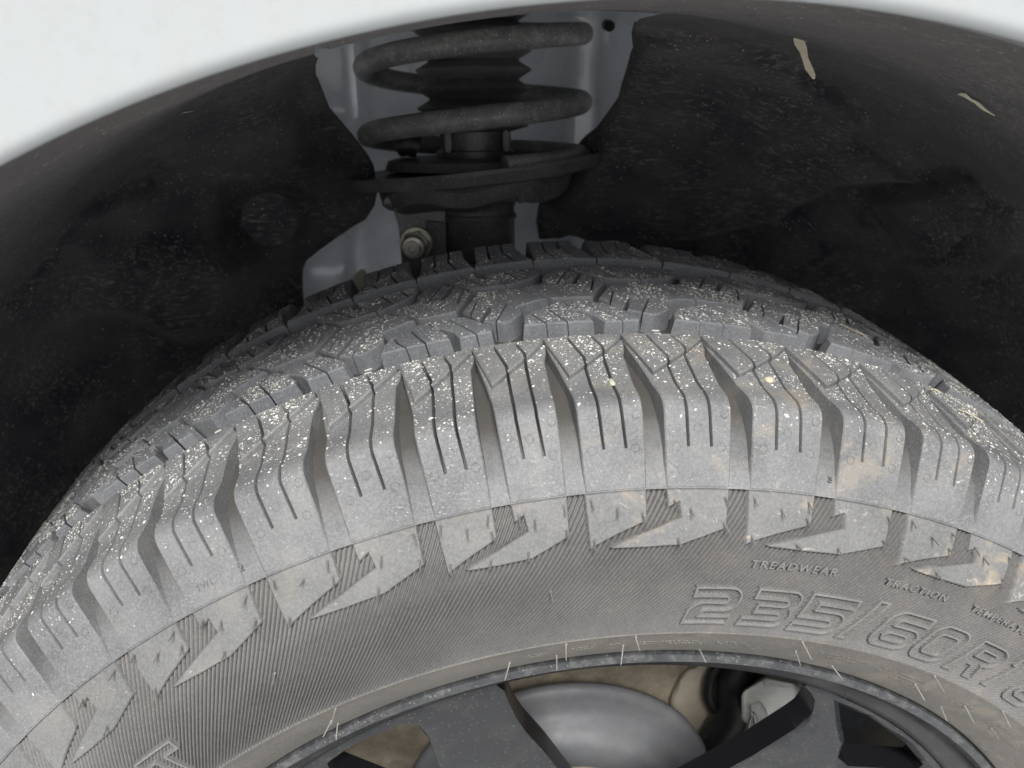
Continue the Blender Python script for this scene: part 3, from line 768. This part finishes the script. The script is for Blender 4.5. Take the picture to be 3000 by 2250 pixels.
# dusty knuckle behind, sunlit patch painted in its beige; hoses in front
kn = tag(hull_block('steering_knuckle', [tuple(camray(p, .158)) for p in ((1960,2060),(1990,1985),(2050,1940),(2140,1950),(2190,2010),(2150,2120),(2070,2180),(2000,2140))]+[tuple(camray(p, .185)) for p in ((1950,2050),(1990,1960),(2060,1920),(2180,1940),(2200,2010),(2150,2140),(2060,2190))], KNUCKLE_SUNLIT, None, .006),
         'dusty steering knuckle behind the disc, sunlit patch painted in its beige', 'steering knuckle')
def tube(name, pts, rad, mat, parent=None, seg=10, closed=False, radf=None, twist=None):
    P_ = [Vector(p) for p in pts]; n = len(P_); vs, fs = [], []
    prev = None
    for i, p in enumerate(P_):
        t = (P_[min(i+1, n-1)]-P_[max(i-1, 0)]).normalized()
        if prev is None: a = t.orthogonal().normalized()
        else: a = (prev-t*prev.dot(t)).normalized()
        prev = a; b = t.cross(a); rr = rad if radf is None else radf(i/(n-1))
        for k in range(seg):
            w_ = 2*math.pi*k/seg; vs.append(p+a*math.cos(w_)*rr+b*math.sin(w_)*rr)
    for i in range(n-1):
        for k in range(seg): fs.append((i*seg+k, i*seg+(k+1)%seg, (i+1)*seg+(k+1)%seg, (i+1)*seg+k))
    fs.append(tuple(range(seg))[::-1]); fs.append(tuple((n-1)*seg+k for k in range(seg)))
    return pydata(name, vs, fs, mat, parent, 50)
def spline(pts, n=8):
    P_ = [Vector(p) for p in pts]; P_ = [P_[0]*2-P_[1]]+P_+[P_[-1]*2-P_[-2]]; out = []
    for i in range(1, len(P_)-2):
        for k in range(n):
            t = k/n; a, b, c, d = P_[i-1:i+3]
            out.append(.5*((2*b)+(c-a)*t+(2*a-5*b+4*c-d)*t*t+(3*b-a-3*c+d)*t**3))
    out.append(P_[-2]); return out
tag(tube('brake_hose', spline([camray((2110,1945), .150), camray((2082,1985), .148), camray((2076,2040), .146), camray((2100,2100), .146), camray((2090,2190), .148)]), .0032, BLACKPL), 'thin black hose running down in front of the beige knuckle', 'hose')
tag(tube('rubber_hose', spline([camray((2180,1940), .150), camray((2150,2000), .145), camray((2150,2080), .142), camray((2110,2150), .140), camray((2060,2230), .140)]), .0115, BLACKPL, seg=16), 'thick black rubber hose between the knuckle and the caliper', 'hose')
tag(tube('brake_line_clip', spline([camray((2190,2150), .100), camray((2196,2110), .099), camray((2206,2090), .100), camray((2214,2120), .101)]), .0011, STEEL), 'thin bright wire clip under the caliper', 'clip')

# ------------------------------------------------------------------ fender and wheel-arch liner
AC = (-0.0044, 0.0816); AR = 0.4187; FY = -0.010
car = tag(empty('car', (0, FY, 0)), 'white car seen at its front wheel arch with dark felt liner', 'car')
def arch_surf(name, prof, mat, parent, a0=-100, a1=100, step=1.0, noisef=None, sharp=50):
    """prof: (radius, y) rows; arch centred on AC"""
    n = len(prof); vs, fs = [], []; m_ = int((a1-a0)/step)+1
    for i in range(m_):
        a = R(a0+i*step)
        for j, (r, y) in enumerate(prof):
            d = noisef(a0+i*step, j) if noisef else (0, 0)
            r += d[0]; yy = y+d[1]
            vs.append((AC[0]+r*math.sin(a), yy-FY, AC[1]+r*math.cos(a)))
    for i in range(m_-1):
        for j in range(n-1): fs.append((i*n+j, i*n+j+1, (i+1)*n+j+1, (i+1)*n+j))
    return pydata(name, vs, fs, mat, parent, sharp)
fp = [(AR+.0003,FY+.018),(AR+.0001,FY+.008),(AR,FY+.004)]+[(AR+.005-.005*math.cos(R(q)), FY+.003-.005*math.sin(R(q))) for q in range(0,91,15)]
fp += [(AR+.012,FY-.0030),(AR+.022,FY-.0045),(AR+.035,FY-.0068),(AR+.055,FY-.0095),(AR+.09,FY-.0125),(AR+.14,FY-.014),(AR+.22,FY-.012),(AR+.34,FY-.004)]
fen = arch_surf('fender', fp, PAINT, car, -105, 105, 1.0); fen['label'] = 'dirty white painted fender panel with rolled arch lip'
# liner: felt shell, ceiling curving down to the inner wall; t = distance from the lip
LT = [(0,.4196,.006),(.012,.4182,.016),(.06,.4122,.055),(.12,.4085,.115),(.17,.4060,.165),(.20,.4030,.205),(.225,.395,.238),(.25,.382,.270),(.28,.362,.300),(.32,.330,.330),(.40,.255,.358),(.55,.10,.368)]
LTt = np.array(LT)
from mathutils import noise as mn
def liner_xyz(al, t):
    r = float(np.interp(t, LTt[:,0], LTt[:,1])); y = float(np.interp(t, LTt[:,0], LTt[:,2]))
    x = AC[0]+r*math.sin(al); z = AC[1]+r*math.cos(al)
    amt = min(1, max(0, (t-.12)/.09))
    y += amt*(.010*(mn.noise(Vector((x*9, z*9, 3.1))))+.004*mn.noise(Vector((x*25, z*25, 1.7))))
    rr = amt*.004*mn.noise(Vector((x*16, y*16, z*16+9)))
    x += rr*math.sin(al); z += rr*math.cos(al)
    for poly, hgt, soft in FEAT:
        d = sdist(poly, x, z)
        if d < soft: y -= hgt*float(ss((soft-d)/(2*soft)))*amt
    return x, y, z
FEAT = []
def sdist(poly, x, z):
    ins = False; best = 9.0; n = len(poly)
    for i in range(n):
        ax, az = poly[i-1]; bx, bz = poly[i]
        if (az > z) != (bz > z) and x < (bx-ax)*(z-az)/(bz-az)+ax: ins = not ins
        dx, dz = bx-ax, bz-az; t = max(0, min(1, ((x-ax)*dx+(z-az)*dz)/(dx*dx+dz*dz+1e-12)))
        best = min(best, (x-ax-dx*t)**2+(z-az-dz*t)**2)
    d = math.sqrt(best); return -d if ins else d
def t_of_r(r): return float(np.interp(-r, -LTt[::1,1], LTt[:,0]))
def px_to_liner(px):
    """where the sight line meets the liner shell"""
    o = Vector(CP); d = (camray(px, 0.3)-o).normalized(); s = .15
    best = None
    for i in range(900):
        q = o+d*s; r = math.hypot(q.x-AC[0], q.z-AC[1])
        yy = float(np.interp(-r, -LTt[:,1], LTt[:,2]))
        if r < .417 and q.y >= yy: best = q; break
        s += .001
    if best is None: best = q
    return math.atan2(best.x-AC[0], best.z-AC[1]), t_of_r(math.hypot(best.x-AC[0], best.z-AC[1]))
for pp, hgt, soft in (
    ([(1860,110),(2080,110),(2290,180),(2440,290),(2490,340),(2450,400),(2560,470),(2650,512),(2400,530),(2250,640),(2000,690),(1700,690),(1600,600),(1720,420)], .026, .006),
    ([(2530,560),(2640,530),(2800,500),(2850,560),(2790,650),(2700,720),(2635,725),(2580,650)], .030, .004),
    ([(2260,640),(2400,545),(2500,590),(2590,720),(2560,780),(2420,740),(2300,850),(2200,800)], .020, .007),
    ([(2650,765),(2880,800),(3000,720),(2960,620),(2880,590),(2810,690)], .018, .004),
    ([(630,550),(700,530),(740,560),(720,640),(740,720),(690,760),(640,700)], -.022, .004),
    ([(260,700),(420,720),(600,700),(740,760),(700,950),(520,970),(300,900)], .024, .012),
    ([(830,300),(900,210),(960,330),(1040,440),(1080,480),(1000,500),(900,460)], -.020, .007),
    ([(250,480),(460,480),(440,560),(200,640),(100,800),(0,900),(0,620)], -.018, .006)):
    q_ = []
    for p in pp:
        al, t = px_to_liner(p); rr_x = float(np.interp(t, LTt[:,0], LTt[:,1])); q_.append((AC[0]+rr_x*math.sin(al), AC[1]+rr_x*math.cos(al)))
    FEAT.append((q_, hgt, soft))
def liner_panel(name, edge_px, left, label):
    e = [px_to_liner(p) for p in edge_px]
    e = [(a, t) for a, t in e]
    far = -1.9 if left else 1.9
    # polygon in (alpha*0.4, t)
    pts = [(a*.4, t) for a, t in e]
    pts = [(p[0], max(p[1], .002)) for p in pts]
    poly = [(far*.4, .0)]+[(pts[0][0], .0)]+pts+[(pts[-1][0], .50), (far*.4, .50)]
    bm = bmesh.new(); vs = [bm.verts.new((x, y, 0)) for x, y in poly]
    for t in geometry.tessellate_polygon([[v.co for v in vs]]):
        try: bm.faces.new([vs[i] for i in t])
        except ValueError: pass
    cut_grid(bm, .005, .005)
    # rolled edge: thickness by extruding the border backwards
    for v in bm.verts:
        x, y, z = liner_xyz(v.co.x/.4, v.co.y); v.co = (x, y-FY, z)
    bmesh.ops.recalc_face_normals(bm, faces=bm.faces[:])
    edges = [e_ for e_ in bm.edges if len(e_.link_faces) == 1 and all(math.hypot(v.co.x-AC[0], v.co.z-AC[1]) < .400 for v in e_.verts)]
    r_ = bmesh.ops.extrude_edge_only(bm, edges=edges)
    for g_ in r_['geom']:
        if isinstance(g_, bmesh.types.BMVert): g_.co.y += .006
    o = from_bm(name, bm, FELT, car, 60); o['label'] = label; return o
L_EDGE = [(955,100),(925,170),(918,235),(960,335),(1010,385),(1055,435),(1098,500),(1108,560),(1098,600),(1070,645),(1000,690),(930,735),(895,765),(884,800),(888,840),(897,900)]
R_EDGE = [(1868,50),(1862,75),(1845,125),(1790,262),(1735,360),(1680,450),(1640,500),(1600,545),(1578,600),(1572,650),(1580,700),(1640,694),(1690,676),(1740,682),(1800,700),(1830,712)]
liner_panel('arch_liner', L_EDGE, True, 'dark felt arch liner panel left of the strut')
liner_panel('arch_liner', R_EDGE, False, 'dark felt arch liner panel right of the strut')
# the strip of liner above the opening
bm = bmesh.new()
aL, _ = px_to_liner(L_EDGE[0]); aR, _ = px_to_liner(R_EDGE[0])
na, ntt = 60, 16; gv = []
for i in range(na+1):
    row = []
    for j in range(ntt+1):
        a = aL-.002+(aR-aL+.004)*i/na; t = (.169)*j/ntt
        x, y, z = liner_xyz(a, t); row.append(bm.verts.new((x, y-FY, z)))
    gv.append(row)
for i in range(na):
    for j in range(ntt): bm.faces.new((gv[i][j], gv[i][j+1], gv[i+1][j+1], gv[i+1][j]))
o = from_bm('arch_liner', bm, FELT, car, 60); o['label'] = 'dark felt strip of liner above the spring'
arch_surf('liner_lip', [(AR+.0016, .000), (AR+.0012, .008), (.4192, .018), (.4178, .034)], FELT, car, -105, 105, 1.0)
# grey inner wing behind the strut
bm = bmesh.new(); nx, nz = 80, 70; gv = []
def wing(x, z):
    y = .475-.02*float(ss((.36-z)/.10))+.02*float(ss((z-.44)/.10))
    y += -.068*float(ss((-.080-x)/.06))*float(ss((.400-z)/.11))      # lower left bulge comes forward
    y += -.018*float(ss((x-.045)/.03))
    y -= .006*math.exp(-((x+.122)/.004)**2)*float(ss((z-.37)/.02))
    y += -.010*math.exp(-((z-.352)/.006)**2)*(1 if x < -.085 else 0)
    y += .006*mn.noise(Vector((x*14, z*14, 0)))
    return y
for i in range(nx+1):
    row = []
    for j in range(nz+1):
        x = -.26+.42*i/nx; z = .16+.42*j/nz
        row.append(bm.verts.new((x, wing(x, z)-FY, z)))
    gv.append(row)
for i in range(nx):
    for j in range(nz): bm.faces.new((gv[i][j], gv[i+1][j], gv[i+1][j+1], gv[i][j+1]))
o = from_bm('inner_wing', bm, BODYGREY, car, 60); o['label'] = 'bare grey inner wing metal behind the strut'
se = hull_block('sealant', [(q.x, q.y-FY, q.z) for q in [camray(p, .345) for p in ((1010,835),(1040,800),(1065,785),(1080,800),(1075,840),(1030,870))]+[camray(p, .355) for p in ((1010,840),(1060,785),(1075,840),(1030,870))]], CREAM, car, .002)
se['label'] = 'cream sealant lump on the inner wing'
q = camray((1313,73), .355) if False else camray((1777,73), .44)
pl = tag(tube('grommet', [(q.x, q.y-FY-.012, q.z), (q.x, q.y-FY, q.z)], .004, BLACKPL, car, 14))
# round cap on the left liner panel
q = camray((785,655), .270)
cp = hull_block('liner_cap', [(q.x+.017*math.cos(i*.35), q.y-FY+(.0085 if k else .014), q.z+.017*math.sin(i*.35)) for i in range(18) for k in (0,1)], FELT, car, .001)
cp['label'] = 'faint round cap on the left liner panel'

# ------------------------------------------------------------------ strut
TILT = R(10)
ST = (-.0385, .330, .410)
strut = tag(empty('suspension_strut', ST, (-TILT, 0, 0)), 'black suspension strut standing behind the tyre inside the wheel arch', 'suspension strut')
def slathe(name, prof, mat, parent=strut, seg=64, sharp=35, cx=0, cy=0):
    vs, fs = [], []; n = len(prof)
    for i in range(seg):
        a = 2*math.pi*i/seg
        for r, z in prof: vs.append((cx+r*math.cos(a), cy+r*math.sin(a), z))
    for i in range(seg):
        for j in range(n-1): fs.append((i*n+j, i*n+j+1, ((i+1)%seg)*n+j+1, ((i+1)%seg)*n+j))
    return pydata(name, vs, fs, mat, parent, sharp)
# spring helix: left end = angle pi; rising towards the front (angle 3pi/2) and right
hp = []
turn0, turn1 = -.72, 3.2
for i in range(int((turn1-turn0)*72)+1):
    tt = turn0+i/72
    a = math.pi+tt*2*math.pi; z = -.0075+.041*tt if tt > -.25 else -.0075-.041*.25+.016*(tt+.25)
    hp.append((.0700*math.cos(a), .0700*math.sin(a), z))
sp = tube('coil_spring', hp, .0068, SPRING, strut, 16)
bp = []
z = .003
while z < .13:
    bp += [(.0290,z),(.0302,z+.0012),(.0368,z+.0052),(.0374,z+.0060),(.0368,z+.0068),(.0302,z+.0106)]; z += .0116
slathe('dust_boot', bp, BELLOW, sharp=30)
slathe('boot_collar', [(.0,.006),(.034,.006),(.0350,.003),(.0350,-.003),(.0270,-.005),(.0235,-.006),(.0235,-.017),(.026,-.018),(.026,-.027),(.0,-.027)], BLACKMET)
for sx in (-.0185, .0185):
    me = box_me('collar_rib', .004, .006, .013, BLACKMET, .001); o = link('collar_rib', me, strut); o.location = (sx, -.0185, -.0115)
# lower spring seat: dished irregular plate, rubber pad on it
def seat():
    vs, fs = [], []; seg = 96
    rows = [(.024,-.030,0),(.045,-.0285,.2),(.060,-.029,.4),(.074,-.0300,.8),(.0790,-.0270,1),(.0805,-.0262,1),(.0810,-.0285,1),(.0770,-.0345,.9),(.060,-.0365,.4),(.045,-.043,.2),(.028,-.046,.0)]
    for i in range(seg):
        a = 2*math.pi*i/seg
        ext = .006*max(0, math.cos(a-.25))**6+.004*max(0, math.cos(a-3.2))**4
        lift = .007*math.sin(a-.1)*0+.0075*math.cos(a-.05)
        for r, z, k in rows: vs.append(((r+ext*k)*math.cos(a), (r+ext*k)*math.sin(a), z+lift*k))
    n = len(rows)
    for i in range(seg):
        for j in range(n-1): fs.append((i*n+j, i*n+j+1, ((i+1)%seg)*n+j+1, ((i+1)%seg)*n+j))
    return pydata('spring_seat', vs, fs, BLACKMET, strut, 30)
seat()
slathe('seat_pad', [(.026,-.022),(.050,-.0215),(.058,-.0235),(.060,-.029)], BELLOW)
# carrier under the seat with webs
def carrier():
    pts = [(.066*math.cos(R(q)), .060*math.sin(R(q))) for q in range(0,360,12)]
    pts = [(x*(1.0 if x < 0 else .98), y) for x, y in pts]
    bm = bmesh.new(); rings = []
    for k, z in ((.94,-.0335),(1,-.038),(.96,-.047),(.80,-.0505),(.45,-.052)):
        rings.append([bm.verts.new((x*k, y*k, z+.0025*math.cos(i*1.3)*(k > .7)+.06*x)) for i, (x, y) in enumerate(pts)])
    for a, b in zip(rings, rings[1:]):
        for i in range(len(a)): bm.faces.new((a[i], a[(i+1)%len(a)], b[(i+1)%len(a)], b[i]))
    return from_bm('seat_carrier', bm, BLACKMET, strut, 30)
carrier()
for a in (-2.25,-1.95,-1.15,-.85):
    me = box_me('seat_tab', .006, .004, .010, BLACKMET, .0012); o = link('seat_tab', me, strut); o.location = (.058*math.cos(a), .055*math.sin(a), -.043); o.rotation_euler = (0, 0, a)
slathe('strut_tube', [(.020,-.045),(.0262,-.047),(.0262,-.052),(.0250,-.054),(.0250,-.058),(.0266,-.0595),(.0266,-.061),(.0252,-.063),(.0252,-.20)], BLACKMET)
# clamp bracket with its bolt
bm = bmesh.new()
prof_b = [(-.056,-.0495),(-.022,-.0495),(-.022,-.16),(-.050,-.16),(-.0525,-.065),(-.054,-.055)]
vs_f = [bm.verts.new((x, -.018, z)) for x, z in prof_b]; vs_b = [bm.verts.new((x, -.014, z)) for x, z in prof_b]
bm.faces.new(vs_f); bm.faces.new(vs_b[::-1])
for i in range(6): bm.faces.new((vs_f[i], vs_f[(i+1)%6], vs_b[(i+1)%6], vs_b[i]))
bmesh.ops.bevel(bm, geom=bm.edges[:], offset=.001, segments=2, affect='EDGES')
from_bm('clamp_bracket', bm, BLACKMET, strut, 40)
lipv = hull_block('bracket_lip', [(-.0625,-.028,-.0495),(-.060,-.028,-.0440),(-.024,-.028,-.0430),(-.024,-.028,-.0485),(-.0625,-.012,-.0495),(-.060,-.012,-.0440),(-.024,-.012,-.0430),(-.024,-.012,-.0485),(-.056,-.026,-.0525),(-.026,-.026,-.0515)], BLACKMET, strut, .0012)
lob = hull_block('bracket_cheek', [(-.036,-.0175,-.060),(-.022,-.024,-.062),(-.022,-.024,-.13),(-.036,-.0175,-.13),(-.022,-.010,-.062),(-.022,-.010,-.13)], BLACKMET, strut, .001)
bolt = None
def blathe(name, prof, mat, seg=40, hexa=False):
    global bolt
    vs, fs = [], []; n = len(prof); sg = 6 if hexa else seg
    for i in range(sg):
        a = 2*math.pi*i/sg+.2
        for r, z in prof: vs.append((r*math.cos(a), r*math.sin(a), z))
    for i in range(sg):
        for j in range(n-1): fs.append((i*n+j, i*n+j+1, ((i+1)%sg)*n+j+1, ((i+1)%sg)*n+j))
    o = pydata(name, vs, fs, mat, bolt or strut, 30)
    if bolt is None: bolt = o; o.location = (-.0415,-.0195,-.0750); o.rotation_euler = (R(94), 0, R(-8))
    return o
# one mesh for the bolt itself, washer and nut are its sub-parts
bolt_obj = blathe('bolt', [(0,.0185),(.0022,.0185),(.0026,.0192),(.0046,.0192),(.0050,.0186),(.0052,.0150),(.0066,.0150),(.0070,.0144),(.0070,.008)], STEEL)
wa = blathe('washer', [(.0,.0015),(.0104,.0015),(.0108,.0010),(.0108,-.001)], ZINC)
nu = blathe('nut', [(.0,.0118),(.0066,.0118),(.0092,.0105),(.0092,.0018)], NUTM, hexa=True)
nf = blathe('nut_collar', [(.0068,.0132),(.0074,.0136),(.0078,.0128),(.0078,.0105)], STEEL)
# ball joint knob on the seat left of the collar
tag(tube('hose_end', spline([(-.088,.318,.399),(-.082,.316,.400),(-.076,.316,.398)], 4), .0078, BLACKPL, None, 18), 'small black round plug between the spring and its lower seat', 'plug')

# ------------------------------------------------------------------ litter caught in the arch
def shred(px, y, pts, thick, label, cat='plant scrap'):
    q = camray(px, y); bm = bmesh.new()
    for ci, (chain, wds) in enumerate(pts):
        prev = None
        for (x, z), wd in zip(chain, wds):
            a = Vector((x-wd, random.uniform(-.0008,.0008), z-wd*.4)); b = Vector((x+wd, random.uniform(-.0008,.0008), z+wd*.4))
            cur = [bm.verts.new(a), bm.verts.new(b), bm.verts.new(b+Vector((0,thick,0))), bm.verts.new(a+Vector((0,thick,0)))]
            if prev:
                for i in range(4): bm.faces.new((prev[i], prev[(i+1)%4], cur[(i+1)%4], cur[i]))
            prev = cur
    bmesh.ops.recalc_face_normals(bm, faces=bm.faces[:])
    o = from_bm('dry_scrap', bm, PALE, None, 60); o.location = q; o.scale = (.75,)*3; tag(o, label, cat, 'straws caught on the tyre and in the arch' if cat == 'straw' else None)
    return o
def liner_y(px):
    a, t = px_to_liner(px); x, y, z = liner_xyz(a, t); return y-.009
shred((2335,115), liner_y((2335,115)), [([(-.001,.001),(.002,-.002),(.005,-.006),(.007,-.011),(.010,-.016),(.013,-.020),(.014,-.022)],[.0014,.0028,.0022,.0016,.0018,.0014,.0005]), ([(.000,.001),(.006,-.0005),(.012,-.0012),(.018,-.0008),(.023,-.0012)],[.0012,.0022,.0014,.0008,.0004])], .0006, 'forked pale dry leaf scrap stuck to the top of the right liner')
shred((2810,275), liner_y((2810,275)), [([(0,0),(.003,-.0005),(.007,-.003),(.012,-.005),(.017,-.0085),(.024,-.012)],[.0012,.0013,.0007,.0009,.0006,.0003])], .0006, 'thin pale straw stuck to the far right of the liner', 'straw')
shred((1690,50), liner_y((1690,50)), [([(0,0),(.004,-.001),(.009,-.003)],[.0006,.0007,.0004])], .0004, 'tiny pale curl of straw above the spring', 'straw')
shred((515,345), liner_y((515,345)), [([(0,0),(.005,.003),(.012,.004)],[.0006,.0012,.0004])], .0005, 'small pale shred on the left liner', 'plant scrap')
def on_tread(name, ph, y, shape, mat, label, cat, rot=0.0):
    th = float(TH(ph)); s = V_of(y); mm = frame(th, s, float(body_h(np.array([s]))[0])+.0003) @ Matrix.Rotation(rot, 4, 'Z')
    bm = bmesh.new(); bmesh.ops.create_icosphere(bm, subdivisions=2, radius=1)
    for v in bm.verts:
        k = 1+.25*mn.noise(v.co*1.7+Vector((ph, y, 0)))
        v.co = Vector((v.co.x*shape[0]*k, v.co.y*shape[1]*k*(1-.35*v.co.x), v.co.z*shape[2]*k))
    o = from_bm(name, bm, mat, None, 60); o.matrix_world = mm; return tag(o, label, cat)
on_tread('seed', -.37, 42.4, (.0024,.0011,.0008), CREAM, 'cream drop shaped seed lying across a slit of a shoulder lug', 'seed', 1.7)
on_tread('pebble', 1.50, 47, (.0024,.0017,.0012), PALE, 'crusty beige crumb on a shoulder lug right of centre', 'pebble', .4)
on_tread('pebble', -1.72, 101, (.0022,.0015,.0011), PALE, 'pinkish beige stone chip on the middle tread row', 'pebble', .2)
on_tread('leaf_crumb', -1.15, 96, (.0016,.0014,.0003), simple('yellow_green', (.55,.58,.12), .7), 'small yellow green leaf crumb at a tread block edge', 'leaf crumb', .2)
# straws on the right of the tread
for pts_, lab in (([(4.16,58),(4.37,59),(4.59,57)], 'thin pale straw across two shoulder lugs near the right edge'), ([(3.33,124),(3.47,121),(3.68,119)], 'short pale straw on the centre blocks at the right'), ([(3.95,70),(4.05,72.5),(4.13,71)], 'tiny curled straw on the inner end of a shoulder lug at the right')):
    cc = [Vector(P(float(TH(a)), V_of(b), .0008)) for a, b in pts_]
    tag(tube('straw', spline(cc), .00030, PALE, None, 6), lab, 'straw', 'straws caught on the tyre and in the arch')

# ------------------------------------------------------------------ ground
gp = pydata('ground', [(-30,-30,-.3685),(30,-30,-.3685),(30,30,-.3685),(-30,30,-.3685)], [(0,1,2,3)], GROUND_BOUNCE, None)  # out of view; pale tone chosen to bounce fill light into the wheel arch
tag(gp, 'unseen ground under the car, made pale to bounce light into the arch', kind='structure')
# underside of the car closes the wheel arch from behind and above
bm = bmesh.new(); bmesh.ops.create_cube(bm, size=1)
bmesh.ops.scale(bm, vec=(2.4, 1.0, .5), verts=bm.verts); bmesh.ops.translate(bm, vec=(0, 1.02-FY, .50), verts=bm.verts)
ub = from_bm('underbody', bm, BLACKPL, car, 40); ub['label'] = 'dark body structure behind the wheel arch'
bm = bmesh.new(); bmesh.ops.create_cube(bm, size=1)
bmesh.ops.scale(bm, vec=(1.6, .52, .30), verts=bm.verts); bmesh.ops.translate(bm, vec=(0, .262-FY, .665), verts=bm.verts)
ub = from_bm('wing_box', bm, PAINT, car, 40); ub['label'] = 'upper body above the wheel arch'
print('objects', len(bpy.data.objects), 'tris', sum(len(p.vertices)-2 for m_ in bpy.data.meshes for p in m_.polygons))
